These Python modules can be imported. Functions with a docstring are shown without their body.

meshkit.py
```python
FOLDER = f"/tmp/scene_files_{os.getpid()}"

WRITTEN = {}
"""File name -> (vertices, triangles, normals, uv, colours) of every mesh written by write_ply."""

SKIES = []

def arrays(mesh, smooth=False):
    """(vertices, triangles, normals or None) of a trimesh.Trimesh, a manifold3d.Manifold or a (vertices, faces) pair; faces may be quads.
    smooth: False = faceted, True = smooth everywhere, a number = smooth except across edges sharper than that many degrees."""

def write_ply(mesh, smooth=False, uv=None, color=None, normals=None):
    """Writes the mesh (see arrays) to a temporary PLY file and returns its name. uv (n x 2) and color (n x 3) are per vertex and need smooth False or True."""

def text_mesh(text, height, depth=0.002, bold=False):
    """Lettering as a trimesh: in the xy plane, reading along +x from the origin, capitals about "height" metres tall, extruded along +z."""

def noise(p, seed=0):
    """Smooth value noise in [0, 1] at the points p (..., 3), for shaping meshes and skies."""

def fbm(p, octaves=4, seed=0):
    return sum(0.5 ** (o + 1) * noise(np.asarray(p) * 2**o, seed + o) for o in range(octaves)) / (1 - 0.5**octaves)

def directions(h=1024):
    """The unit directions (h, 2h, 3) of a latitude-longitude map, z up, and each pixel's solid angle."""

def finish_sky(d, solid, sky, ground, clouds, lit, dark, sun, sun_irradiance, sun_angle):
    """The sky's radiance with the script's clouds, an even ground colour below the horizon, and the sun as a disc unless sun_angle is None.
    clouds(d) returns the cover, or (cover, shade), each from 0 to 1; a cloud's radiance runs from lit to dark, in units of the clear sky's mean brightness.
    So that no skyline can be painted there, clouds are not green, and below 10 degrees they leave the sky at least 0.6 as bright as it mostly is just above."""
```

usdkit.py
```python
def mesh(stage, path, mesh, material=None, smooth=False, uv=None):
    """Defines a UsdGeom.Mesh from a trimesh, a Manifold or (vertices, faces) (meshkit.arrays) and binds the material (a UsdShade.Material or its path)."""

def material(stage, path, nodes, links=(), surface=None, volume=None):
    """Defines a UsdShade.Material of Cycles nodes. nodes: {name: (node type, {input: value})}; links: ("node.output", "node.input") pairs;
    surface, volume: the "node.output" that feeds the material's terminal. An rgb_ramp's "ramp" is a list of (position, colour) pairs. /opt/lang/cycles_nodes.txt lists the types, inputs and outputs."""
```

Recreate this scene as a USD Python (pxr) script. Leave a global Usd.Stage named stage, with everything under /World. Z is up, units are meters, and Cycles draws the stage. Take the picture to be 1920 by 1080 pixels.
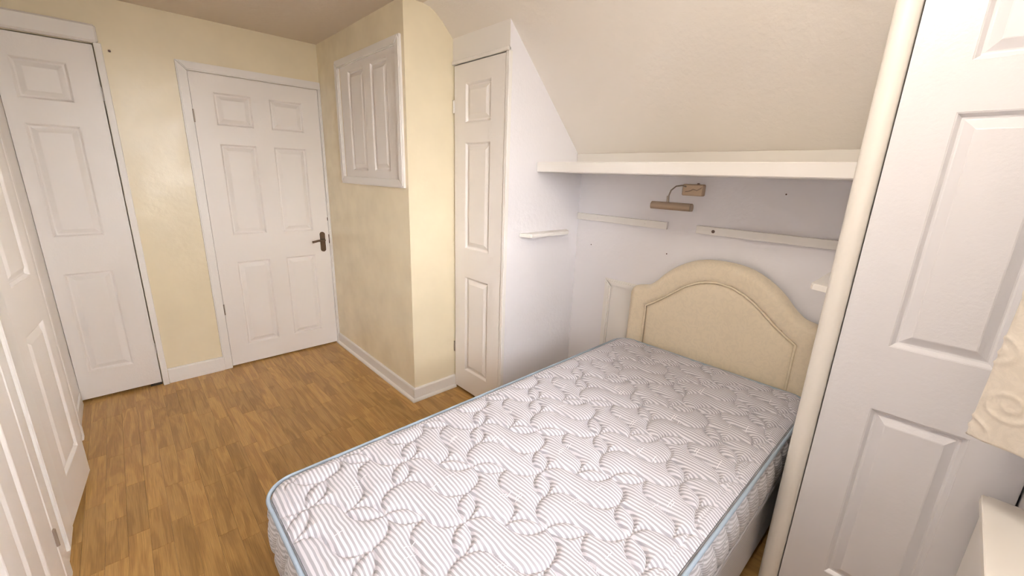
import math, random
import numpy as np, trimesh, shapely
from shapely.geometry import Polygon, LineString, box as sbox
from scipy.spatial import cKDTree, Delaunay
from scipy.interpolate import PchipInterpolator, CubicSpline
import manifold3d as m3
from pxr import Usd, UsdGeom, UsdLux, UsdShade, Gf, Sdf
import usdkit, meshkit

rng = random.Random(7)
stage = Usd.Stage.CreateInMemory()
UsdGeom.SetStageUpAxis(stage, 'Z'); UsdGeom.SetStageMetersPerUnit(stage, 1.0)
UsdGeom.Xform.Define(stage, '/World'); UsdGeom.Scope.Define(stage, '/World/Looks')

# ------------------------------------------------------------------ camera, sky, exposure
EYE = 1.4273
EXPOSURE = 0.40
SKY = 20.0
LAMP = 42.0
LAMP_COLOUR = (1.0, .91, .80)
LAMP_AT = (.68, .20)
RIGHT, DOWN, FWD = ROWS = np.array([[0.7320763, -0.6804468, 0.0325025], [-0.155679, -0.2135594, -0.9644462], [0.6631956, 0.7009882, -0.2622731]])
cam = UsdGeom.Camera.Define(stage, '/World/camera')
cam.CreateHorizontalApertureAttr(36.0); cam.CreateVerticalApertureAttr(20.25)
cam.CreateFocalLengthAttr(36.0 * 777.686 / 1920); cam.CreateExposureAttr(EXPOSURE)
cam.CreateClippingRangeAttr(Gf.Vec2f(0.02, 200.0))
M = Gf.Matrix4d(1.0)
for i, v in enumerate((RIGHT, -DOWN, -FWD, (0, 0, EYE))):
    M.SetRow(i, Gf.Vec4d(*[float(c) for c in v], 1.0 if i == 3 else 0.0))
cam.AddTransformOp().Set(M)
dome = UsdLux.DomeLight.Define(stage, '/World/sky')
dome.CreateIntensityAttr(1.0)
sky_m = usdkit.material(stage, '/World/Looks/sky', {
    'tc': ('texture_coordinate', {}), 'sep': ('separate_xyz', {}),
    'rp': ('rgb_ramp', {'ramp': [(0.0, (.25, .235, .225)), (.48, (.34, .32, .31)), (.515, (1.0, .96, .97)), (.62, (.95, .92, .95)), (.75, (.78, .77, .83)), (1.0, (.62, .63, .72))]}),
    'mp': ('map_range', {'from_min': -1.0, 'from_max': 1.0, 'to_min': 0.0, 'to_max': 1.0}),
    'bg': ('background_shader', {'strength': SKY})},
    [('tc.generated', 'sep.vector'), ('sep.z', 'mp.value'), ('mp.result', 'rp.fac'), ('rp.color', 'bg.color')], surface='bg.background')
UsdShade.MaterialBindingAPI.Apply(dome.GetPrim()).Bind(sky_m)

# ------------------------------------------------------------------ helpers
used = {}
def fresh(parent, name):
    k = (parent, name); n = used.get(k, 0); used[k] = n + 1
    return f'{parent}/{name}' if n == 0 else f'{parent}/{name}_{n:03d}'
def pathof(p): return '/World' if p is None else (p if isinstance(p, str) else str(p.GetPath()))
def setd(prim, **kw):
    for k, v in kw.items():
        if v: prim.SetCustomDataByKey({'cat': 'category'}.get(k, k), v)
def obj(name, mesh, mat, parent=None, smooth=False, **kw):
    m = usdkit.mesh(stage, fresh(pathof(parent), name), mesh, mat, smooth)
    setd(m.GetPrim(), **kw); return m.GetPrim()
def thing(name, label=None, cat=None, loc=(0, 0, 0), **kw):
    x = UsdGeom.Xform.Define(stage, fresh('/World', name)); x.AddTranslateOp().Set(Gf.Vec3d(*loc))
    setd(x.GetPrim(), label=label, cat=cat, **kw); return x.GetPrim()
def cat(ms):
    return trimesh.util.concatenate([to_tm(m) for m in ms])
def to_tm(m):
    if hasattr(m, 'to_mesh'):
        q = m.to_mesh(); return trimesh.Trimesh(q.vert_properties[:, :3], q.tri_verts, process=False)
    return m
def bx(x0, x1, y0, y1, z0, z1, b=0.0):
    """box with chamfered edges"""
    if b <= 0:
        m = trimesh.creation.box([x1 - x0, y1 - y0, z1 - z0]); m.apply_translation([(x0 + x1) / 2, (y0 + y1) / 2, (z0 + z1) / 2]); return m
    pts = []
    for x, sx in ((x0, 1), (x1, -1)):
        for y, sy in ((y0, 1), (y1, -1)):
            for z, sz in ((z0, 1), (z1, -1)):
                pts += [(x, y + sy * b, z + sz * b), (x + sx * b, y, z + sz * b), (x + sx * b, y + sy * b, z)]
    return trimesh.convex.convex_hull(np.array(pts))
def place(m, O, U, N, V=(0, 0, 1)):
    """local (u, v, d) -> O + u U + v V + d N"""
    m = to_tm(m).copy(); A = np.stack([U, V, N], 1).astype(float)
    m.vertices = np.asarray(O, float) + m.vertices @ A.T
    if np.linalg.det(A) < 0: m.invert()
    return m
def prism(poly, d0, d1):
    ms = []
    for g in getattr(poly, 'geoms', [poly]):
        e = trimesh.creation.extrude_polygon(g, d1 - d0, engine='earcut'); e.apply_translation([0, 0, d0]); ms.append(e)
    return cat(ms)
def rings(u0, u1, v0, v1, prof, back):
    """nested rectangles: prof = [(inset, depth)], closed at the back"""
    V, F = [], []
    def ring(i, d):
        b = len(V); V.extend([(u0 + i, v0 + i, d), (u1 - i, v0 + i, d), (u1 - i, v1 - i, d), (u0 + i, v1 - i, d)]); return b
    rs = [ring(0, back)] + [ring(i, d) for i, d in prof]
    F += [(rs[0], rs[0] + 2, rs[0] + 1), (rs[0], rs[0] + 3, rs[0] + 2)]
    for a, b in zip(rs, rs[1:]):
        for k in range(4):
            l = (k + 1) % 4; F += [(a + k, a + l, b + l), (a + k, b + l, b + k)]
    b = rs[-1]; F += [(b, b + 1, b + 2), (b, b + 2, b + 3)]
    return trimesh.Trimesh(V, F, process=False)
PANEL = [(0, 0), (.003, -.0015), (.006, -.0060), (.010, -.0120), (.014, -.0132), (.018, -.0128), (.040, -.0015), (.043, -.0008)]
def door_leaf(w, h, panels, O, U, N, mat, parent=None, name='door', thick=.035, z0=0.0, prof=PANEL, **kw):
    """moulded door: stiles and rails with openings, each raised panel its own piece"""
    body = sbox(0, z0, w, h)
    for p in panels: body = body.difference(sbox(*(p[0], p[2], p[1], p[3])))
    b = .0018
    pr = prism(body, -thick, -b)
    top = prism(body.intersection(sbox(b, z0 + b, w - b, h - b)), -b, 0)
    fr = obj(name, place(cat([pr, top]), O, U, N), mat, parent, **kw)
    for p in panels:
        obj('panel', place(rings(p[0] + .0002, p[1] - .0002, p[2] + .0002, p[3] - .0002, prof, -thick + .004), O, U, N), mat, fr)
    return fr
def tube(pts, r, n=10, caps=True):
    P = np.asarray(pts, float); T = np.gradient(P, axis=0); T /= np.linalg.norm(T, axis=1)[:, None] + 1e-12
    ref = np.array([0, 0, 1.0]) if abs(T[0][2]) < .9 else np.array([1.0, 0, 0])
    V = []; r = np.broadcast_to(r, len(P))
    a = np.cross(T[0], ref); a /= np.linalg.norm(a)
    for p, t, q in zip(P, T, r):
        a = a - t * (a @ t); a /= np.linalg.norm(a); b = np.cross(t, a)
        for k in range(n):
            c = 2 * math.pi * k / n; V.append(p + q * (math.cos(c) * a + math.sin(c) * b))
    F = []
    for i in range(len(P) - 1):
        for k in range(n):
            l = (k + 1) % n; F += [(i * n + k, i * n + l, (i + 1) * n + l), (i * n + k, (i + 1) * n + l, (i + 1) * n + k)]
    if caps:
        V += [P[0], P[-1]]; c0, c1 = len(V) - 2, len(V) - 1; e = (len(P) - 1) * n
        for k in range(n):
            l = (k + 1) % n; F += [(c0, l, k), (c1, e + k, e + l)]
    m = trimesh.Trimesh(V, F, process=False); return m
def loop_tube(pts, r, n=8, rv=None):
    rv = r if rv is None else rv
    P = np.asarray(pts, float); T = np.roll(P, -1, 0) - np.roll(P, 1, 0); T /= np.linalg.norm(T, axis=1)[:, None]
    N = np.cross(T, [0, 0, 1.0]); N /= np.linalg.norm(N, axis=1)[:, None]; B = np.cross(N, T)
    ang = np.arange(n) * 2 * math.pi / n
    V = (P[:, None] + r * np.cos(ang)[None, :, None] * N[:, None] + rv * np.sin(ang)[None, :, None] * B[:, None]).reshape(-1, 3)
    F = []; m = len(P)
    for i in range(m):
        j = (i + 1) % m
        for k in range(n):
            l = (k + 1) % n; F += [(i * n + k, j * n + k, j * n + l), (i * n + k, j * n + l, i * n + l)]
    t = trimesh.Trimesh(V, F, process=False); trimesh.repair.fix_normals(t); return t
def disc(c, axis, r, h, n=14):
    m = trimesh.creation.cylinder(r, h, sections=n); m.apply_transform(trimesh.geometry.align_vectors([0, 0, 1], axis)); m.apply_translation(c); return m

# ------------------------------------------------------------------ materials
def paint(name, color, rough=.45, spec=.5, bump=0.0, bscale=60, detail=3, mottle=0.0, mscale=2.0, rvar=0.0):
    n = {'g': ('geometry', {}), 'p': ('principled_bsdf', {'base_color': color, 'roughness': rough, 'specular_ior_level': spec})}
    l = []
    if bump:
        n['nz'] = ('noise_texture', {'scale': bscale, 'detail': detail, 'roughness': .55}); n['b'] = ('bump', {'strength': 1.0, 'distance': bump})
        l += [('g.position', 'nz.vector'), ('nz.fac', 'b.height'), ('b.normal', 'p.normal')]
    if mottle:
        lo = tuple(c * (1 - mottle) for c in color); hi = tuple(min(1, c * (1 + mottle * .6)) for c in color)
        n['mz'] = ('noise_texture', {'scale': mscale, 'detail': 4, 'roughness': .6}); n['mr'] = ('rgb_ramp', {'ramp': [(.3, lo), (.7, hi)]})
        l += [('g.position', 'mz.vector'), ('mz.fac', 'mr.fac'), ('mr.color', 'p.base_color')]
    if rvar:
        n['rz'] = ('noise_texture', {'scale': 5.0, 'detail': 5}); n['rm'] = ('map_range', {'from_min': .3, 'from_max': .7, 'to_min': rough - rvar, 'to_max': rough + rvar})
        l += [('g.position', 'rz.vector'), ('rz.fac', 'rm.value'), ('rm.result', 'p.roughness')]
    return usdkit.material(stage, '/World/Looks/' + name, n, l, surface='p.BSDF')
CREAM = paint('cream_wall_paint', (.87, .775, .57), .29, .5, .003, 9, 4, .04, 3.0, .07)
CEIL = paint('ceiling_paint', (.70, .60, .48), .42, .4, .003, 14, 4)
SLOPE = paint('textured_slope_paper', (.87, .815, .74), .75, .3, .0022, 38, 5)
NICHE = paint('white_wall_paint', (.86, .84, .86), .55, .35, .0015, 40, 3)
GLOSS = paint('white_door_paint', (.88, .84, .80), .33, .5, .0006, 90, 3)
COOL = paint('brilliant_white_paint', (.78, .77, .80), .33, .5, .0006, 90, 3)
TRIM = paint('white_trim_paint', (.88, .85, .81), .36, .5, .0006, 70, 3)
IVORY = paint('ivory_trim_paint', (.85, .81, .75), .40, .5)
DARKWOOD = paint('dark_gap', (.05, .04, .03), .8)
BRONZE = usdkit.material(stage, '/World/Looks/aged_bronze', {'p': ('principled_bsdf', {'base_color': (.13, .085, .055), 'metallic': .75, 'roughness': .42})}, surface='p.BSDF')
COPPER = usdkit.material(stage, '/World/Looks/brushed_copper', {'p': ('principled_bsdf', {'base_color': (.52, .41, .31), 'metallic': .75, 'roughness': .32})}, surface='p.BSDF')
BRASSP = usdkit.material(stage, '/World/Looks/dull_brass', {'p': ('principled_bsdf', {'base_color': (.55, .42, .30), 'metallic': .55, 'roughness': .45})}, surface='p.BSDF')
STEEL = usdkit.material(stage, '/World/Looks/hinge_steel', {'p': ('principled_bsdf', {'base_color': (.42, .36, .30), 'metallic': .7, 'roughness': .4})}, surface='p.BSDF')
SCREW = paint('rust_spot', (.16, .10, .08), .6)
BASEFLOOR = paint('floor_underlay', (.10, .06, .03), .9)
def oak():
    n = {'g': ('geometry', {}), 'oi': ('object_info', {}), 'mu': ('math', {'math_type': 'multiply', 'value2': 37.0}),
         'cx': ('combine_xyz', {}), 'ad': ('mapping', {'scale': (1, 1, 1)}), 'vm': ('mix_vector', {'fac': 1.0}),
         'm1': ('mapping', {'scale': (17, 1.7, 1)}), 'n1': ('noise_texture', {'scale': 1.0, 'detail': 4, 'roughness': .5, 'distortion': .8}),
         'm2': ('mapping', {'scale': (300, 8, 1)}), 'n2': ('noise_texture', {'scale': 1.0, 'detail': 3, 'roughness': .6}),
         'sep': ('separate_xyz', {}), 'ax': ('math', {'math_type': 'add'}), 'ay': ('math', {'math_type': 'add'}),
         'wv': ('math', {'math_type': 'multiply', 'value2': 26.0}), 'sn': ('math', {'math_type': 'sine'}),
         'wm': ('map_range', {'from_min': -1.0, 'from_max': 1.0, 'to_min': 0.0, 'to_max': 1.0}),
         'r1': ('rgb_ramp', {'ramp': [(0.0, (.36, .195, .060)), (.35, (.46, .258, .081)), (.65, (.525, .305, .098)), (1.0, (.59, .355, .124))]}),
         'mf': ('mix_float', {'fac': .5}),
         'r2': ('map_range', {'from_min': .36, 'from_max': .64, 'to_min': .84, 'to_max': 1.06}),
         'tv': ('map_range', {'from_min': 0.0, 'from_max': 1.0, 'to_min': .84, 'to_max': 1.08}),
         'mm': ('math', {'math_type': 'multiply'}), 'cc': ('combine_color', {}), 'mc': ('mix_color', {'blend_type': 'multiply', 'fac': 1.0}),
         'p': ('principled_bsdf', {'roughness': .36, 'specular_ior_level': .45}), 'b': ('bump', {'strength': .25, 'distance': .0006})}
    l = [('g.position', 'sep.vector'), ('oi.random', 'mu.value1'), ('sep.x', 'ax.value1'), ('mu.value', 'ax.value2'), ('sep.y', 'ay.value1'), ('mu.value', 'ay.value2'),
         ('ax.value', 'cx.x'), ('ay.value', 'cx.y'), ('cx.vector', 'm1.vector'), ('m1.vector', 'n1.vector'), ('cx.vector', 'm2.vector'), ('m2.vector', 'n2.vector'),
         ('n1.fac', 'wv.value1'), ('wv.value', 'sn.value1'), ('sn.value', 'wm.value'), ('wm.result', 'mf.a'), ('n1.fac', 'mf.b'), ('mf.result', 'r1.fac'),
         ('n2.fac', 'r2.value'), ('oi.random', 'tv.value'), ('r2.result', 'mm.value1'), ('tv.result', 'mm.value2'),
         ('mm.value', 'cc.r'), ('mm.value', 'cc.g'), ('mm.value', 'cc.b'), ('r1.color', 'mc.a'), ('cc.color', 'mc.b'), ('mc.result', 'p.base_color'), ('n2.fac', 'b.height'), ('b.normal', 'p.normal')]
    n.pop('ad'); n.pop('vm')
    return usdkit.material(stage, '/World/Looks/oak_laminate', n, l, surface='p.BSDF')
OAK = oak()
def ticking(name, axis, period, light, dark, width=.5):
    n = {'g': ('geometry', {}), 'sep': ('separate_xyz', {}), 'm': ('math', {'math_type': 'multiply', 'value2': 2 * math.pi / period}), 's': ('math', {'math_type': 'sine'}),
         'wz': ('noise_texture', {'scale': 16.0, 'detail': 1}), 'wm': ('map_range', {'from_min': 0.0, 'from_max': 1.0, 'to_min': -.004, 'to_max': .004}), 'wa': ('math', {'math_type': 'add'}),
         'r': ('rgb_ramp', {'ramp': [(0.0, dark), (.36, dark), (.62, light), (1.0, light)]}), 'mp': ('map_range', {'from_min': -1.0, 'from_max': 1.0, 'to_min': 0.0, 'to_max': 1.0}),
         'nz': ('noise_texture', {'scale': 900.0, 'detail': 1}), 'b': ('bump', {'strength': .3, 'distance': .0004}),
         'p': ('principled_bsdf', {'roughness': .75, 'specular_ior_level': .25, 'sheen_weight': .15})}
    l = [('g.position', 'sep.vector'), ('g.position', 'wz.vector'), ('wz.fac', 'wm.value'), (f'sep.{axis}', 'wa.value1'), ('wm.result', 'wa.value2'), ('wa.value', 'm.value1'),
         ('m.value', 's.value1'), ('s.value', 'mp.value'), ('mp.result', 'r.fac'), ('r.color', 'p.base_color'), ('g.position', 'nz.vector'), ('nz.fac', 'b.height'), ('b.normal', 'p.normal')]
    return usdkit.material(stage, '/World/Looks/' + name, n, l, surface='p.BSDF')
TICK_L, TICK_D = (.69, .67, .71), (.40, .39, .425)
TICK = ticking('striped_ticking', 'x', .0112, TICK_L, TICK_D)
TICKS = ticking('striped_ticking_border', 'z', .0120, (.70, .685, .70), (.47, .455, .465))
PIPING = paint('pale_blue_binding', (.37, .45, .53), .6, .3)
THREAD = paint('white_thread', (.88, .86, .88), .6, .3)
def fabric(name, color, damask=0.0, scale=30):
    n = {'g': ('geometry', {}), 'v': ('noise_texture', {'scale': scale, 'detail': 3, 'distortion': 2.5}), 'r': ('rgb_ramp', {'ramp': [(.40, tuple(c * (1 - damask) for c in color)), (.56, color)]}),
         'nz': ('noise_texture', {'scale': 700.0, 'detail': 1}), 'b': ('bump', {'strength': .3, 'distance': .0004}), 'p': ('principled_bsdf', {'roughness': .68, 'specular_ior_level': .3, 'sheen_weight': .2})}
    l = [('g.position', 'v.vector'), ('v.fac', 'r.fac'), ('r.color', 'p.base_color'), ('g.position', 'nz.vector'), ('nz.fac', 'b.height'), ('b.normal', 'p.normal')]
    return usdkit.material(stage, '/World/Looks/' + name, n, l, surface='p.BSDF')
HEADF = fabric('cream_damask', (.83, .72, .545), .05, 26)
CURT = fabric('ivory_jacquard', (.77, .70, .61), .05, 40)
GLASS = usdkit.material(stage, '/World/Looks/window_glass', {'t': ('transparent_bsdf', {'color': (.97, .98, .98)}), 'gl': ('glossy_bsdf', {'color': (1, 1, 1), 'roughness': .02}), 'f': ('fresnel', {'IOR': 1.45}), 'm': ('mix_closure', {})},
    [('f.fac', 'm.fac'), ('t.BSDF', 'm.closure1'), ('gl.BSDF', 'm.closure2')], surface='m.closure')

# ------------------------------------------------------------------ the room
XL, XH, YB, YF, ZC = -.35, 2.154, 3.41, -.25, 2.283         # left, headboard wall, far wall, window wall, ceiling
XB, YS, XN, YN = 1.212, 2.158, 1.52, 1.678                   # boxed corner, its short face, wardrobe fronts, niche side
S = 'structure'
# floor: laminate strips running away from the window
fl = thing('floor', kind=S)
obj('underlay', bx(-1.0, 2.3, -1.0, 3.6, -.08, -.008), BASEFLOOR, fl)
W = .0655; loose = []
col = math.floor((-.97 + .111) / W)
while -.111 + W * col < 2.16:
    x0 = -.111 + W * col; y = -.85 - rng.random() * .4
    while y < 3.45:
        L = rng.choice((.26, .31, .36, .42, .47)) ; a, b = max(y, -.82), min(y + L, 3.45)
        if b - a > .02:
            m = bx(x0 + .0002, x0 + W - .0002, a + .0002, b - .0002, -.0085, 0, .0004)
            if x0 > -.42 and x0 < 1.56 and b > .95 and b - a > .05: obj('plank', m, OAK, fl)
            else: loose.append(m)
        y += L
    col += 1
obj('surrounding_planks', cat(loose), OAK, fl, kind='stuff')
# ceiling: flat part, easing into the slope over the bed
ce = thing('ceiling', kind=S)
prof = [(-1.0, ZC), (1.33, ZC), (1.375, ZC - .008), (1.415, ZC - .030), (1.452, ZC - .060), (XN, 2.155), (2.111, 1.562), (2.30, 1.372)]
pin = prof[:]
flat = Polygon([(-1.0, ZC), (1.33, ZC), (1.33, 2.6), (-1.0, 2.6)])
slope = Polygon(prof[1:] + [(2.5, 1.372), (2.5, 2.6), (1.33, 2.6)])
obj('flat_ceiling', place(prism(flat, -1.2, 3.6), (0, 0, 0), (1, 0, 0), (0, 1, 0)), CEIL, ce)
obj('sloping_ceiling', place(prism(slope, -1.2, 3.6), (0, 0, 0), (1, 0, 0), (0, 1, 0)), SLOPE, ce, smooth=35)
def ceil_z(x): return float(np.interp(x, [p[0] for p in prof], [p[1] for p in prof]))
# far wall with two door recesses
pol = sbox(-1.0, -.05, XB + .02, ZC + .05).difference(sbox(XL - .02, -.06, .033, 2.042)).difference(sbox(.427, -.06, 1.1925, 1.982))
wbk = obj('wall_back', cat([place(prism(pol, -.06, 0), (0, YB, 0), (1, 0, 0), (0, -1, 0)), bx(-1.0, 2.3, YB + .06, YB + .16, -.05, 2.4)]), CREAM, kind=S)
# boxed corner that holds the high cupboard
hole = sbox(2.232, 1.380, 2.996, 2.084)
pol = sbox(YS, -.05, YB + .03, ZC + .05).difference(hole)
corner = Polygon([(XB, YS), (XN + .04, YS), (XN + .04, YS + .05), (XB + .05, YS + .05), (XB + .05, YB + .03), (XB, YB + .03)])
cb = m3.Manifold.extrude(m3.CrossSection([np.array(corner.exterior.coords)[:-1]]), 2.5).translate((0, 0, -.05))
cb = cb - m3.Manifold.cube((.04, .764, .704)).translate((XB - .01, 2.232, 1.380))
ring_ = [(x, z) for x, z in pin if XB - .1 < x] 
cut = Polygon([(XB - .1, ZC + .02)] + [(x, z + .02) for x, z in prof[1:]] + [(2.5, 1.372), (2.5, 3), (XB - .1, 3)])
cutm = to_tm(place(prism(cut, -.5, 3.7), (0, 0, 0), (1, 0, 0), (0, 1, 0)))
def clip_slope(man):
    mm = m3.Manifold(m3.Mesh(np.asarray(cutm.vertices, np.float32), np.asarray(cutm.faces, np.uint32)))
    return man - mm
obj('wall_corner', clip_slope(cb), CREAM, kind=S)
# headboard wall and left wall (with a few old nail holes)
wrt = obj('wall_right', bx(XH, XH + .1, -.4, 3.6, -.05, 1.60), NICHE, kind=S)
for y, z in ((.545, 1.385), (1.055, 1.04), (.372, .995), (1.56, 1.02)): obj('nail_hole', disc((XH - .0004, y, z), (1, 0, 0), .0035, .0012, 8), SCREW, wrt)
lw = m3.Manifold.cube((.65, 3.95, 2.45)).translate((XL - .65, -.4, -.05)) - m3.Manifold.cube((.56, .80, 2.02)).translate((XL - .55, 2.103, .0))
obj('wall_left', lw, GLOSS, kind=S)
# window wall: a dormer bay with the window at its end
DX0, DX1, YD, ZD = -.30, 1.06, -.70, 2.26
WX0, WX1, WZ0, WZ1 = .0, 1.00, .98, 2.20
bay = m3.Manifold.cube((3.3, .95, 2.5)).translate((-1.0, YF - .95, -.05)) - m3.Manifold.cube((DX1 - DX0, .55 + .001, ZD)).translate((DX0, YD, 0)) - m3.Manifold.cube((WX1 - WX0, 1.0, WZ1 - WZ0)).translate((WX0, YD - .7, WZ0)) - m3.Manifold.cube((DX1 - DX0 + .1, .4, 3)).translate((DX0 - .05, YD - .55, -.1))
obj('wall_front', bay, NICHE, kind=S)
wn = thing('window_1', kind=S)
def winframe(a, b, c, d, w, y0, y1):
    return place(prism(sbox(a, c, b, d).difference(sbox(a + w, c + w, b - w, d - w)), y0, y1), (0, 0, 0), (1, 0, 0), (0, 1, 0))
obj('window_frame', winframe(WX0, WX1, WZ0, WZ1, .045, YD - .10, YD - .04), TRIM, wn)
mid = (WX0 + WX1) / 2
obj('mullion', bx(mid - .025, mid + .025, YD - .10, YD - .04, WZ0 + .045, WZ1 - .045), TRIM, wn)
for a, b in ((WX0 + .045, mid - .025), (mid + .025, WX1 - .045)):
    obj('sash', winframe(a, b, WZ0 + .045, WZ1 - .045, .04, YD - .095, YD - .035), TRIM, wn)
    obj('pane', bx(a + .04, b - .04, YD - .072, YD - .068, WZ0 + .085, WZ1 - .085), GLASS, wn)
SZ = .72
obj('sill', bx(DX0, DX1, YD - .03, YD + .10, WZ0 - .03, WZ0, .003), IVORY, wn)
lg = thing('boxed_ledge', 'small white boxed-in ledge with an ivory top board, in the lower right corner', 'ledge')
obj('top_board', bx(1.00, 1.42, YF, -.176, SZ - .022, SZ, .002), IVORY, lg)
obj('front_panel', bx(1.03, 1.47, YF, -.192, .0, SZ - .022, .002), TRIM, lg)
# skirting boards
def skirt(name, pts, h=.088, t=.013, q=.015):
    """board plus quarter-round bead along a floor polyline (room on the left-hand side of travel)"""
    P = np.array(pts, float); secs = [(0, 0), (t + q, 0), (t + q, .006), (t + q * .9, .012), (t + q * .55, .0175), (t, .0205), (t, h - .008), (t - .004, h), (0, h)]
    ns = []
    for i in range(len(P)):
        d = [];
        if i > 0: e = P[i] - P[i - 1]; d.append(np.array([-e[1], e[0]]) / np.linalg.norm(e))
        if i < len(P) - 1: e = P[i + 1] - P[i]; d.append(np.array([-e[1], e[0]]) / np.linalg.norm(e))
        n = sum(d); n = n / (n @ d[0]) if len(d) == 2 else n; ns.append(n)
    V = [(*(p + n * a), z) for p, n in zip(P, ns) for a, z in secs]; k = len(secs); F = []
    for i in range(len(P) - 1):
        for j in range(k):
            l = (j + 1) % k; F += [(i * k + j, i * k + l, (i + 1) * k + l), (i * k + j, (i + 1) * k + l, (i + 1) * k + j)]
    for j in range(1, k - 1): F += [(0, j + 1, j), ((len(P) - 1) * k, (len(P) - 1) * k + j, (len(P) - 1) * k + j + 1)]
    m = trimesh.Trimesh(V, F, process=False); trimesh.repair.fix_normals(m)
    obj(name, m, TRIM, kind=S)
skirt('baseboard_right', [(XN, YS), (XB, YS), (XB, YB)])
skirt('baseboard_back', [(.068, YB), (.378, YB)][::-1], h=.10, t=.018, q=.001)
skirt('baseboard_left', [(XL, YB - .03), (XL, 2.955)], h=.085, t=.006, q=.001)

# ------------------------------------------------------------------ doors of the far wall
ENTRY = [(a, b, c, d) for c, d in ((.155, .775), (.965, 1.563), (1.676, 1.876)) for a, b in ((.115, .325), (.432, .645))]
d2 = thing('door_2', kind=S)
leaf = door_leaf(.757, 1.976, ENTRY, (.432, YB - .006, 0), (1, 0, 0), (0, -1, 0), GLOSS, d2, 'leaf', z0=.012)
obj('jamb', cat([bx(.4275, .4305, YB - .004, YB + .055, 0, 1.981), bx(1.1905, 1.1922, YB - .004, YB + .055, 0, 1.981), bx(.4275, 1.192, YB + .005, YB + .055, 1.978, 1.9815)]), TRIM, d2)
plate = prism(LineString([(1.139, .812), (1.139, .93)]).buffer(.0185, 16), 0, .009)
hd = obj('handle', place(plate, (0, YB - .0062, 0), (1, 0, 0), (0, -1, 0)), BRONZE, d2, label='aged bronze lever handle on an oval backplate')
obj('lever', cat([disc((1.139, YB - .030, .886), (0, 1, 0), .010, .040), tube([(1.139, YB - .048, .886), (1.125, YB - .050, .887), (1.09, YB - .050, .886), (1.062, YB - .048, .880), (1.05, YB - .046, .878)], [.0085, .0085, .0075, .008, .0085])]), BRONZE, hd, smooth=40)
obj('keyhole_cover', disc((1.139, YB - .0165, .822), (0, 1, 0), .008, .004), BRONZE, hd)
for z in (.445, 1.723):
    obj('hinge', cat([bx(.4305, .4335, YB - .010, YB - .002, z - .038, z + .038), disc((.432, YB - .010, z), (0, 0, 1), .004, .076)]), STEEL, d2)
obj('strike_plate', cat([bx(1.187, 1.1915, YB - .0095, YB - .004, .855, .925), bx(1.187, 1.1915, YB - .0095, YB - .004, 1.035, 1.058)]), BRONZE, d2)
aw = .050; ax0, ax1, az = .377, 1.2115, 2.032
left = Polygon([(ax0, 0), (ax0 + aw, 0), (ax0 + aw, az - aw), (ax0, az)])
topp = Polygon([(ax0, az), (ax0 + aw, az - aw), (ax1, az - aw), (ax1, az)])
right = Polygon([(1.1925, 0), (ax1 , 0), (ax1, az - aw), (1.1925, az - aw)])
def archi(p, d=.02):
    q = p.buffer(-.0006, join_style=2); r = p.buffer(-.007, join_style=2)
    ms = [prism(q, 0, d - .005), prism(r, d - .005, d)]
    return place(cat(ms), (0, YB, 0), (1, 0, 0), (0, -1, 0))
tr = thing('trim_2', kind=S)
for p in (left, topp, right): obj('architrave', archi(p), TRIM, tr)
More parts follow.
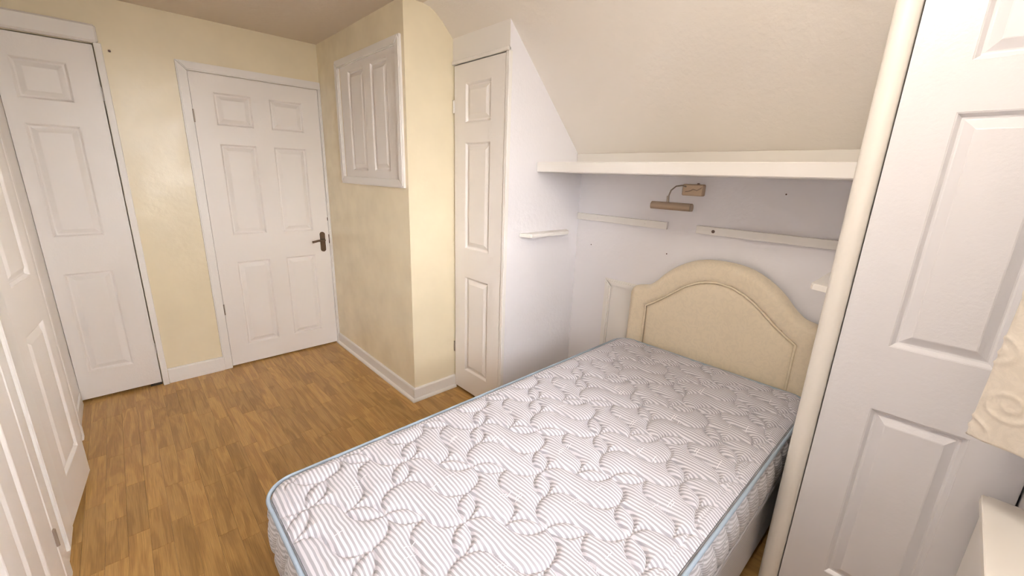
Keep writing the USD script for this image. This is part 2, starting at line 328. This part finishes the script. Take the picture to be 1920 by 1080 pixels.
# narrow cupboard door at the left of the far wall
d1 = thing('door_1', kind=S)
door_leaf(.377, 2.036, [(.056, .262, .185, .800), (.056, .262, 1.010, 1.608), (.056, .262, 1.728, 1.925)], (-.348, YB - .004, 0), (1, 0, 0), (0, -1, 0), GLOSS, d1, 'leaf', z0=.018)
for z in (.26, 1.79): obj('hinge', bx(.0285, .0335, YB - .012, YB - .002, z - .035, z + .035), TRIM, d1)
obj('latch_block', bx(-.03, .028, YB + .0, YB + .02, .001, .016), DARKWOOD, d1)
t3 = thing('trim_3', kind=S)
obj('jamb', cat([bx(.034, .066, YB - .034, YB + .05, 0, 2.044, .003)]), TRIM, t3)
obj('lintel', bx(XL - .02, .056, YB - .040, YB, 2.044, 2.132, .010), TRIM, t3)
obj('wall_plug', disc((.095, YB - .001, 2.018), (0, 1, 0), .006, .006), SCREW, wbk)

# ------------------------------------------------------------------ high cupboard in the boxed corner
hc = thing('high_cupboard', 'small white two-panel cupboard hatch set high in the cream boxed wall', 'cupboard', (0, 0, 0))
fy0, fy1, fz0, fz1, fw = 2.186, 3.068, 1.335, 2.119, .048
F4 = [Polygon([(fy0, fz0), (fy1, fz0), (fy1 - fw, fz0 + fw), (fy0 + fw, fz0 + fw)]), Polygon([(fy0, fz1), (fy1, fz1), (fy1 - fw, fz1 - fw), (fy0 + fw, fz1 - fw)]),
      Polygon([(fy0, fz0), (fy0 + fw, fz0 + fw), (fy0 + fw, fz1 - fw), (fy0, fz1)]), Polygon([(fy1, fz0), (fy1 - fw, fz0 + fw), (fy1 - fw, fz1 - fw), (fy1, fz1)])]
for p in F4:
    q = cat([prism(p.buffer(-.0004, join_style=2), 0, .014), prism(p.buffer(-.006, join_style=2), .014, .019)])
    obj('frame_rail', place(q, (XB, 0, 0), (0, 1, 0), (-1, 0, 0)), TRIM, hc)
pan = [(2.352, 2.560, 1.425, 2.036), (2.655, 2.885, 1.425, 2.036)]
hd_ = door_leaf(.770, .706, [(a - 2.2345, b - 2.2345, c - 1.380, d - 1.380) for a, b, c, d in pan], (XB - .004, 2.2345, 1.380), (0, 1, 0), (-1, 0, 0), GLOSS, hc, 'door', thick=.028, z0=.003)
for z in (1.45, 1.98): obj('hinge', bx(XB - .012, XB - .0005, 3.069, 3.086, z - .03, z + .03, .001), TRIM, hc)

# ------------------------------------------------------------------ narrow fitted wardrobe left of the bed
wa = thing('fitted_wardrobe', 'narrow white fitted wardrobe with one three-panel door, between the cream boxed corner and the bed', 'wardrobe')
def man(b): return m3.Manifold.cube((b[1] - b[0], b[3] - b[2], b[5] - b[4])).translate((b[0], b[2], b[4]))
obj('side_panel', clip_slope(man((XN + .001, XH, YN, YN + .02, 0, 2.4))), NICHE, wa)
obj('fascia', clip_slope(man((XN, XN + .02, YN + .0005, YS, 2.036, 2.4))), TRIM, wa)
obj('rail_moulding', bx(XN - .012, XN + .01, YN, YS - .002, 2.019, 2.036, .003), TRIM, wa)
obj('corner_stile', bx(XN - .004, XN + .02, YN - .002, YN + .024, 0, 2.019, .003), TRIM, wa)
nd = [(.105, .330, .165, .805), (.105, .330, .985, 1.600), (.105, .330, 1.706, 1.915)]
NW = YS - .012 - (YN + .026)
door_leaf(NW, 2.014, [(a, b, c, d) for a, b, c, d in nd], (XN, YS - .012, 0), (0, -1, 0), (-1, 0, 0), GLOSS, wa, 'door', z0=.016)
for z in (.30, 1.80): obj('hinge', bx(XN - .006, XN + .002, YS - .013, YS - .004, z - .035, z + .035), STEEL if z < 1 else TRIM, wa)

# ------------------------------------------------------------------ wide fitted wardrobe right of the bed
wb = thing('fitted_wardrobe', 'white fitted wardrobe with a tall door and rounded edge moulding, right of the bed', 'wardrobe')
YR = .230
obj('wall_niche', clip_slope(man((XN + .031, XH, YR - .02, YR, 0, 2.4))), NICHE, kind=S)
half = [( .0275 * math.cos(a), .024 * math.sin(a)) for a in np.linspace(0, math.pi, 13)]
md = Polygon([(u + YR - .0275, d) for u, d in half] + [(YR - .055, -.024), (YR, -.024)])
nose = trimesh.creation.extrude_polygon(md, 2.122, engine='earcut')      # (y, d, z)
nose.vertices = np.stack([XN + .004 - nose.vertices[:, 1], nose.vertices[:, 0], nose.vertices[:, 2]], 1); trimesh.repair.fix_normals(nose)
obj('edge_moulding', nose, IVORY, wb, smooth=40)
rd = [(.110, .310, .197, .805), (.110, .310, .998, 1.609), (.110, .310, 1.722, 1.925)]
door_leaf(.417, 2.06, rd, (XN, .172, 0), (0, -1, 0), (-1, 0, 0), COOL, wb, 'door', z0=.03, prof=[(0, 0), (.003, -.0012), (.007, -.006), (.011, -.0115), (.015, -.0125), (.018, -.012), (.038, -.0015), (.041, -.0008)])
obj('plinth', bx(XN + .012, XN + .03, YF, .174, 0, .03), TRIM, wb)
obj('fascia', clip_slope(man((XN, XN + .018, YF + .001, .174, 2.063, 2.132))), TRIM, wb)

# ------------------------------------------------------------------ wardrobe doors along the left wall
wl = thing('built_in_wardrobe', 'white built-in wardrobe along the left wall with one door ajar beside a thick post', 'wardrobe')
xf = -.325
obj('post', bx(XL - .02, xf, 1.962, 2.100, .045, 2.08, .004), TRIM, wl)
obj('post_base', bx(XL - .01, xf - .011, 1.90, 2.088, 0, .06, .002), TRIM, wl)
obj('post', bx(XL - .02, xf - .001, 2.905, 2.952, .0, 2.08, .004), TRIM, wl)
obj('head_rail', bx(XL - .02, xf - .003, .3, 2.951, 2.045, 2.14, .004), TRIM, wl)
ang = math.atan2(-.291 + .328, 2.526 - 2.162); U = (math.sin(ang), math.cos(ang), 0); N = (math.cos(ang), -math.sin(ang), 0)
H0 = np.array([-.291, 2.526, 0]) - .415 * np.array(U)
door_leaf(.415, 2.04, [(.105, .345, .205, .800), (.105, .345, .985, 1.600), (.105, .345, 1.72, 1.92)], H0, U, N, GLOSS, wl, 'door', z0=.03)
door_leaf(.365, 2.04, [(.085, .280, .205, .800), (.085, .280, .985, 1.600), (.085, .280, 1.72, 1.92)], (xf - .004, 2.535, 0), (0, 1, 0), (1, 0, 0), GLOSS, wl, 'door', z0=.03)
wr = wl
obj('frame_stile', bx(XL - .02, xf, 1.812, 1.902, .0, 2.04, .003), TRIM, wr)
obj('back_strip', bx(XL - .01, -.344, 1.902, 1.962, .06, 2.04), TRIM, wr)
door_leaf(.76, 2.03, [(a, b, c, d) for a, b in ((.155, .345), (.455, .640)) for c, d in ((.17, .80), (.985, 1.60), (1.72, 1.92))], (xf - .002, 1.810, 0), (0, -1, 0), (1, 0, 0), GLOSS, wr, 'door', z0=.012, thick=.022)
obj('hinge', cat([bx(xf - .001, xf + .002, 1.806, 1.818, .19, .255), disc((xf + .003, 1.8115, .222), (0, 0, 1), .004, .065)]), STEEL, wr)
obj('hinge', cat([bx(xf - .001, xf + .002, 1.806, 1.818, 1.78, 1.845), disc((xf + .003, 1.8115, 1.812), (0, 0, 1), .004, .065)]), STEEL, wr)
obj('frame_stile', bx(XL - .02, xf, .96, 1.048, 0, 2.04, .003), TRIM, wr)

# ------------------------------------------------------------------ niche above the bed
obj('overbed_shelf', bx(1.745, XH, YR, YN, 1.450, 1.504, .004), TRIM, label='long white deep shelf spanning the niche above the bed', cat='shelf')
obj('trim_4', bx(2.098, 2.128, YR, YN, 1.504, 1.566, .002), IVORY, kind=S)
def corner_shelf(y0, sgn, label):
    P = Polygon([(1.632, 0), (2.040, 0), (1.990, .062), (1.978, .068), (1.668, .068), (1.654, .060)])
    m = cat([prism(P, 0, .016), prism(P.buffer(-.002), .016, .020)])
    return obj('corner_shelf', place(m, (0, y0, 1.092), (1, 0, 0), (0, 0, 1), (0, sgn, 0)), TRIM, label=label, cat='shelf', group=None)
corner_shelf(YN, -1, 'tiny white shelf ledge with angled ends on the wall left of the bed')
corner_shelf(YR - .001, 1, 'tiny white ledge right of the headboard, half hidden by the wardrobe edge')
def batten(y0, y1, label, dots):
    t = thing('batten', label, 'batten')
    obj('strip', cat([bx(XH - .018, XH - .0025, min(y0, y1), max(y0, y1), 1.172, 1.211, .0015), bx(XH - .004, XH, min(y0, y1) + .004, max(y0, y1) - .004, 1.176, 1.207)]), TRIM, t)
    for y, r, mt in dots: obj('screw', disc((XH - .0183, y, 1.190), (1, 0, 0), r, .003), mt, t)
batten(1.674, 1.067, 'white wall batten left of the lamp, the shorter one', [(1.52, .004, TRIM), (1.20, .005, TRIM)])
batten(.908, .232, 'white wall batten right of the lamp with a dark chipped screw hole', [(.822, .008, SCREW), (.36, .004, TRIM)])
ap = thing('access_panel', 'white framed access panel low on the wall, partly behind the headboard', 'panel')
py0, py1, pz0, pz1, pw = 1.04, 1.428, .12, .834, .046
for p in (Polygon([(py0, pz1), (py1, pz1), (py1 - pw, pz1 - pw), (py0 + pw, pz1 - pw)]), Polygon([(py1, pz0), (py1, pz1), (py1 - pw, pz1 - pw), (py1 - pw, pz0 + pw)]),
          Polygon([(py0, pz0), (py1, pz0), (py1 - pw, pz0 + pw), (py0 + pw, pz0 + pw)]), Polygon([(py0, pz0), (py0, pz1), (py0 + pw, pz1 - pw), (py0 + pw, pz0 + pw)])):
    obj('frame_rail', place(cat([prism(p.buffer(-.005, join_style=2), 0, .004), prism(p.buffer(-.0012, join_style=2), .004, .008), prism(p.buffer(-.010, join_style=2), .008, .017)]), (XH, 0, 0), (0, 1, 0), (-1, 0, 0)), TRIM, ap)
obj('board', bx(XH - .003, XH, py0 + pw, py1 - pw, pz0 + pw, pz1 - pw), TRIM, ap)
# picture lamp
la = thing('wall_lamp', 'copper-coloured picture lamp on a brass wall plate above the headboard', 'lamp')
obj('wall_plate', bx(XH - .030, XH, .896, 1.004, 1.356, 1.413, .005), BRASSP, la)
obj('cable', tube([(XH - .031, .985, 1.375), (XH - .034, .96, 1.380), (XH - .036, .945, 1.388), (XH - .034, .925, 1.384), (XH - .031, .905, 1.398)], .0025, 6), COPPER, la)
obj('switch', disc((XH - .015, .930, 1.415), (0, 0, 1), .005, .008), SCREW, la)
ty, tz, tx = 1.013, 1.300, XH - .105
obj('arm', tube([(XH - .028, .985, 1.40), (XH - .045, 1.0, 1.405), (XH - .070, 1.018, 1.400), (XH - .090, 1.032, 1.380), (tx, 1.036, 1.345), (tx, 1.034, tz + .015)], .0036, 8), STEEL, la, smooth=50)
obj('swivel_joint', cat([tube([(tx, 1.036, 1.352), (tx, 1.034, 1.318)], .0065, 10)]), STEEL, la, smooth=50)
R_ = .0215
a = np.linspace(math.radians(-48), math.radians(228), 22)
sh = [(R_ * math.cos(t), R_ * math.sin(t)) for t in a]; shi = [((R_ - .002) * math.cos(t), (R_ - .002) * math.sin(t)) for t in a[::-1]]
sg = prism(Polygon(sh + shi), -.105, .105)
obj('lamp_shade', place(sg, (tx, ty, tz), (1, 0, 0), (0, 1, 0)), COPPER, la, smooth=40)
for e in (-1, 1): obj('end_cap', place(prism(Polygon(sh), 0, .003), (tx, ty + e * .105 - (.003 if e > 0 else 0), tz), (1, 0, 0), (0, 1, 0)), COPPER, la)
obj('tube_bulb', tube([(tx, ty - .09, tz - .004), (tx, ty + .09, tz - .004)], .011, 12), THREAD, la, smooth=50)

# ------------------------------------------------------------------ bed: divan base, mattress, headboard
MX0, MX1, MY0, MY1, CR = .172, 2.052, .262, 1.212, .085
def rrect(x0, x1, y0, y1, r, step=.012):
    p = sbox(x0 + r, y0 + r, x1 - r, y1 - r).buffer(r, 16); L = p.exterior.length; n = int(L / step)
    return np.array([p.exterior.interpolate(L * i / n).coords[0] for i in range(n)])
db = thing('divan_base', 'striped fabric divan bed base under the mattress', 'bed base')
loop = rrect(MX0 + .012, MX1 - .01, MY0 + .008, MY1 - .008, CR)
bp = Polygon(loop)
obj('base_body', place(prism(bp, .055, .318), (0, 0, 0), (1, 0, 0), (0, 0, 1), (0, 1, 0)), TICKS, db, smooth=30)
obj('edge_binding', loop_tube(np.c_[loop, np.full(len(loop), .312)], .004), TICKS, db, smooth=60)
for x in (MX0 + .1, MX1 - .12):
    for y in (MY0 + .1, MY1 - .1): obj('foot', trimesh.creation.cylinder(.025, .055, transform=trimesh.transformations.translation_matrix([x, y, .0275])), BRONZE, db)
# quilting lines on the mattress top: vine of leaf shapes on a diagonal lattice
PU = np.array([.1465, -.156]); PV = np.array([-.1465, -.156]); A0 = np.array([.536, .718])
def q2(u, v): return A0 + np.outer(u, PU) + np.outer(v, PV)
t = np.linspace(0, 1, 40); LW = .115; pts = []
for i in range(-16, 17):
    for j in range(-16, 17):
        c = A0 + i * PU + j * PV
        if not (MX0 - .4 < c[0] < MX1 + .4 and MY0 - .4 < c[1] < MY1 + .4): continue
        odd = (i + j) % 2
        for e in (-1, 1):
            for s in (-1, 1):                        # the two sides of each leaf
                a_, b_ = e * .5 * t, s * LW * np.sin(math.pi * t) ** .85
                pts.append(q2(i + (a_ if odd else b_), j + (b_ if odd else a_)))
            w = .11 * np.sin(math.pi * t)            # arcs from the node to the neighbours' leaf tips
            pts.append(q2(i + (.5 * e * t if not odd else e * w), j + (-e * w if not odd else .5 * e * t)))
        s2 = .5 + (t - .5)
        wob = .115 * np.sin(2 * math.pi * t)
        if not odd: pts.append(q2(i + t, j + .5 - wob))       # long S between facing leaf tips
        else: pts.append(q2(i + .5 - wob, j + t))
quilt = np.vstack(pts); tree = cKDTree(quilt)
inner = Polygon(rrect(MX0 + .012, MX1 - .012, MY0 + .012, MY1 - .012, CR - .01))
def top_z(P):
    d = tree.query(P)[0]; e = shapely.distance(shapely.points(P), inner.exterior)
    puff = .0120 * (1 - np.exp(-d / .009)) + .005 * np.clip(d / .05, 0, 1) - .010
    bd = np.abs(e - .030); seam = -.004 * np.exp(-(bd / .004) ** 2) - .0035 * np.exp(-(d / .0032) ** 2)
    edge = np.clip(e / .06, 0, 1)
    k = np.clip(e / .035, 0, 1)
    lum = .004 * (meshkit.noise(np.c_[P * 6, np.zeros(len(P))], 3) - .5)
    return .5345 + .018 * (1 - (1 - edge) ** 2.2) + puff * k + seam + lum * k
step = .0030
gx, gy = np.meshgrid(np.arange(MX0, MX1, step), np.arange(MY0, MY1, step), indexing='ij'); G = np.c_[gx.ravel(), gy.ravel()]
insd = shapely.contains_xy(inner.buffer(-.0015), G[:, 0], G[:, 1]); G = G[insd]
edge_pts = rrect(MX0 + .012, MX1 - .012, MY0 + .012, MY1 - .012, CR - .01, .004)
PT = np.vstack([G, edge_pts]); D = Delaunay(PT).simplices
cen = PT[D].mean(1); D = D[shapely.contains_xy(inner, cen[:, 0], cen[:, 1])]
cr_ = np.cross(PT[D[:, 1]] - PT[D[:, 0]], PT[D[:, 2]] - PT[D[:, 0]]); D[cr_ < 0] = D[cr_ < 0][:, ::-1]
ma = thing('mattress', 'single mattress with grey-striped quilted ticking and pale blue edge binding, on the divan', 'mattress')
obj('quilted_top', (np.c_[PT, top_z(PT)], D), TICK, ma, smooth=True)
# quilted border: rings from top binding to bottom binding
per = rrect(MX0, MX1, MY0, MY1, CR, .006); n = len(per)
T = np.roll(per, -1, 0) - np.roll(per, 1, 0); T /= np.linalg.norm(T, axis=1)[:, None]; NO = np.c_[T[:, 1], -T[:, 0]]
if ((per + NO * .01 - per.mean(0)) ** 2).sum() < ((per - per.mean(0)) ** 2).sum(): NO = -NO
s_ = np.arange(n) * .006; zs = np.linspace(.328, .530, 36); V, Fq = [], []
for z in zs:
    f = (z - .328) / .202
    w1 = np.abs(((s_ / .085 + f * 1.4) % 1) - .5) * .085; w2 = np.abs(((s_ / .085 - f * 1.4) % 1) - .5) * .085
    w1 = 0.0425 - w1; w2 = 0.0425 - w2
    d = np.minimum(np.minimum(w1, w2), 1)
    bul = .010 * math.sin(math.pi * f) ** .6 + .012 * (1 - np.exp(-d / .008)) * min(1, 6 * f * (1 - f)) - .012
    V.append(np.c_[per + NO * bul[:, None] if hasattr(bul, '__len__') else per + NO * bul, np.full(n, z)])
V = np.vstack(V); F = []
for r in range(len(zs) - 1):
    i = np.arange(n); j = (i + 1) % n
    F.append(np.c_[r * n + i, r * n + j, (r + 1) * n + j]); F.append(np.c_[r * n + i, (r + 1) * n + j, (r + 1) * n + i])
F = np.vstack(F); bm = trimesh.Trimesh(V, F, process=False)
nf = bm.face_normals[n // 7]; 
if bm.face_normals[:2 * n].dot([0, 0, 1]).shape and (bm.face_normals[0] @ np.array([*NO[0], 0])) < 0: bm.invert()
obj('quilted_border', bm, TICKS, ma, smooth=True)
obj('underside', place(prism(Polygon(per).buffer(-.008), .322, .330), (0, 0, 0), (1, 0, 0), (0, 0, 1), (0, 1, 0)), TICKS, ma)
for z in (.5295, .329):
    lp = rrect(MX0 + .002, MX1 - .002, MY0 + .002, MY1 - .002, CR - .002)
    obj('edge_binding', loop_tube(np.c_[lp, np.full(len(lp), z)], .0055, 10, .0085), PIPING if z > .4 else TICKS, ma, smooth=70)
# small white thread accents woven across the stripes
rr = random.Random(3); ribs = []
for i in range(-16, 17):
    for j in range(-16, 17):
        for k in range(2):
            c = A0 + (i + .5 + rr.uniform(-.22, .22)) * PU + (j + .5 + rr.uniform(-.22, .22)) * PV
            if not inner.buffer(-.05).contains(shapely.Point(c)): continue
            for q in range(rr.choice((1, 2, 2))):
                x0 = c[0] + q * rr.uniform(-.012, .012); y0 = c[1] + q * .008; L = rr.uniform(.020, .036); w = .0009
                xs = np.linspace(x0, x0 + L, 6); a_ = np.c_[xs, np.full(6, y0 - w)]; b_ = np.c_[xs, np.full(6, y0 + w)]
                za, zb = top_z(a_) + .0006, top_z(b_) + .0006
                vv = np.vstack([np.c_[a_, za], np.c_[b_, zb]]); ff = [(p, p + 1, p + 7) for p in range(5)] + [(p, p + 7, p + 6) for p in range(5)]
                ribs.append(trimesh.Trimesh(vv, ff, process=False))
obj('thread_accents', cat(ribs), THREAD, ma, kind='stuff')

# headboard
hb = thing('headboard', 'cream damask padded headboard with arched top and piped inner panel', 'headboard')
HC = .738
OUT = ([0, .06, .12, .18, .23, .285, .33, .375, .425, .455, .472], [1.056, 1.053, 1.042, 1.018, .988, .942, .893, .860, .848, .838, .806])
INN = ([0, .06, .12, .165, .21, .275, .325, .362], [.952, .945, .922, .896, .862, .808, .772, .748])
def arch_curve(tab):
    d = np.linspace(-tab[0][-1], tab[0][-1], 161)
    z = PchipInterpolator(tab[0], tab[1])(np.abs(d)); return list(zip(d, z))
outer = Polygon([(HC - .472, .36)] + [(HC + d, z) for d, z in arch_curve(OUT)] + [(HC + .472, .36)])
innr = Polygon([(HC - .362, .36)] + [(HC + d, z) for d, z in arch_curve(INN)] + [(HC + .362, .36)])
def pad(poly, dmax, roll, base_in, step=.010, other=None):
    b = poly.exterior if not poly.interiors else poly.boundary
    L = poly.exterior.length; k = int(L / .008); E = np.array([poly.exterior.interpolate(L * i / k).coords[0] for i in range(k)])
    x0, y0, x1, y1 = poly.bounds; a_, c_ = np.meshgrid(np.arange(x0, x1, step), np.arange(y0, y1, step)); Gd = np.c_[a_.ravel(), c_.ravel()]
    Gd = Gd[shapely.contains_xy(poly.buffer(-.003), Gd[:, 0], Gd[:, 1])]
    # extra rows close to the edge, so that the roll is round
    for off in (.003, .007):
        q = poly.buffer(-off); 
        for g in getattr(q, 'geoms', [q]):
            m_ = int(g.exterior.length / .009); Gd = np.vstack([Gd, [g.exterior.interpolate(g.exterior.length * i / m_).coords[0] for i in range(m_)]])
    P = np.vstack([E, Gd]); dd = shapely.distance(shapely.points(P), poly.exterior)
    h = base_in + dmax * np.sqrt(np.clip(1 - (1 - np.clip(dd / roll, 0, 1)) ** 2, 0, 1)) if other is None else other(P, dd)
    tr_ = Delaunay(P).simplices; ce_ = P[tr_].mean(1); tr_ = tr_[shapely.contains_xy(poly, ce_[:, 0], ce_[:, 1])]
    q = P; cc = np.cross(q[tr_[:, 1]] - q[tr_[:, 0]], q[tr_[:, 2]] - q[tr_[:, 0]]); tr_ = tr_[np.abs(cc) > 1e-9]; cc = cc[np.abs(cc) > 1e-9]; tr_[cc < 0] = tr_[cc < 0][:, ::-1]
    nE = len(E); nP = len(P); B = np.vstack([np.c_[P, h], np.c_[E, np.zeros(nE)]])
    i = np.arange(nE); j = (i + 1) % nE; ccw = poly.exterior.is_ccw
    sd = np.vstack([np.c_[i, nP + i, nP + j], np.c_[i, nP + j, j]]); sd = sd if ccw else sd[:, ::-1]
    return trimesh.Trimesh(B, np.vstack([tr_, sd]), process=False)
XHB = XH - .028
ringp = outer.difference(innr.buffer(-.004))
def border_h(P, dd):
    di = shapely.distance(shapely.points(P), innr.exterior); inn = shapely.contains_xy(innr, P[:, 0], P[:, 1])
    dout = shapely.distance(shapely.points(P), outer.exterior)
    h = .014 + .046 * np.sqrt(np.clip(1 - (1 - np.clip(dout / .036, 0, 1)) ** 2, 0, 1))
    g = np.clip(di / .030, 0, 1); h = h - .012 * (1 - g) ** 2
    return np.where(inn, np.minimum(h, .030), h)
bpad = pad(outer, .04, .04, .01, .008, border_h)
obj('padded_border', place(bpad, (XHB, 0, 0), (0, 1, 0), (-1, 0, 0)), HEADF, hb, smooth=True)
ipad = pad(innr, .016, .05, .036, .012)
obj('inner_panel', place(ipad, (XHB, 0, 0), (0, 1, 0), (-1, 0, 0)), HEADF, hb, smooth=50)
pp = [(XHB - .050, HC + d, z) for d, z in [(-.362, .36), (-.362, .5), (-.362, .65)] + arch_curve(INN) + [(.362, .65), (.362, .5), (.362, .36)]]
obj('piping', tube(pp, .0052, 8), HEADF, hb, smooth=60)
for y in (HC - .25, HC + .25): obj('strut', bx(XHB - .004, XH - .002, y - .03, y + .03, .02, .7), DARKWOOD, hb)

# ------------------------------------------------------------------ ceiling lamp (lit, just above the camera)
OPAL = usdkit.material(stage, '/World/Looks/lit_opal', {'e': ('emission', {'color': LAMP_COLOUR, 'strength': LAMP})}, surface='e.emission')
cl = thing('ceiling_lamp', 'round white ceiling lamp with a lit opal shade near the window', 'lamp')
lx, ly = LAMP_AT
obj('base_ring', cat([disc((lx, ly, ZC - .012), (0, 0, 1), .165, .024, 40)]), TRIM, cl)
dm = trimesh.creation.icosphere(3, 1.0)
dm.apply_scale([.150, .150, .075]); dm.apply_translation([lx, ly, ZC - .040])
obj('opal_shade', dm, OPAL, cl, smooth=True)

# ------------------------------------------------------------------ curtain at the right end of the window
cu = thing('curtain', 'ivory jacquard curtain with raised scroll pattern hanging beside the right-hand wardrobe', 'curtain')
CP = np.array([(.98, -.215), (1.05, -.200), (1.12, -.232), (1.20, -.236), (1.262, -.212), (1.288, -.178), (1.300, -.140), (1.322, -.113), (1.346, -.138), (1.372, -.190), (1.405, -.210), (1.435, -.185), (1.455, -.165)])
cs = np.r_[0, np.cumsum(np.hypot(*np.diff(CP, axis=0).T))]; SX, SY = CubicSpline(cs, CP[:, 0]), CubicSpline(cs, CP[:, 1])
U_ = np.arange(0, cs[-1], .0035); Z_ = np.arange(.900, 2.12, .0045)
def fold(u, z):
    k = np.clip((2.12 - z) / 1.2, 0, 1)                         # folds open towards the hem
    return SX(u), -.178 + (SY(u) + .178) * (.6 + .4 * k) + .0015 * np.sin(u * 23 + z * 5)
scr = []; u0 = cs[6]
for k, (su, sz) in enumerate([(u0 - .012, .995), (u0 + .036, .915), (u0 - .05, 1.12), (u0 + .03, 1.11), (u0 - .10, .96), (u0, 1.24), (u0 + .12, 1.0), (u0 - .2, 1.05), (u0 - .28, .95), (u0 + .14, 1.16)]):
    th = np.linspace(0, 3.4 * math.pi, 90); r = .006 + .0036 * th; sg_ = 1 if k % 2 else -1
    scr.append(np.c_[su + r * np.cos(th * sg_ + k), sz + r * np.sin(th * sg_ + k)])
sct = cKDTree(np.vstack(scr))
uu, zz = np.meshgrid(U_, Z_, indexing='ij'); dq = sct.query(np.c_[uu.ravel(), zz.ravel()])[0].reshape(uu.shape)
X_, Y_ = fold(uu, zz); zz2 = zz
emb = .0032 * np.exp(-(dq / .0040) ** 2)
Xn = np.gradient(X_, axis=0); Yn = np.gradient(Y_, axis=0); ln = np.hypot(Xn, Yn); nx_, ny_ = -Yn / ln, Xn / ln
fr_ = np.stack([X_ + nx_ * emb, Y_ + ny_ * emb, zz2], -1).reshape(-1, 3); bk_ = np.stack([X_ - nx_ * .002, Y_ - ny_ * .002, zz2], -1).reshape(-1, 3)
a_, b_ = uu.shape; I = np.arange(a_ * b_).reshape(a_, b_); q = np.stack([I[:-1, :-1], I[1:, :-1], I[1:, 1:], I[:-1, 1:]], -1).reshape(-1, 4)
qb = q[:, ::-1] + a_ * b_; rim = np.concatenate([I[:, 0], I[-1, 1:], I[-2::-1, -1], I[0, -2:0:-1]]); r2 = np.roll(rim, -1)
Fc = np.vstack([q[:, [0, 1, 2]], q[:, [0, 2, 3]], qb[:, [0, 1, 2]], qb[:, [0, 2, 3]], np.c_[rim, rim + a_ * b_, r2 + a_ * b_], np.c_[rim, r2 + a_ * b_, r2]])
cm = trimesh.Trimesh(np.vstack([fr_, bk_]), Fc, process=False)
obj('cloth', cm, CURT, cu, smooth=True)
cr = thing('curtain_rail', 'slim white curtain rail above the window, carrying the ivory curtain', 'curtain rail')
obj('rail', tube([(-.30, -.172, 2.135), (1.48, -.172, 2.135)], .010, 12), TRIM, cr, smooth=50)
for x in (1.12, 1.44): obj('bracket', bx(x - .008, x + .008, YF, -.16, 2.130, 2.150), TRIM, cr)
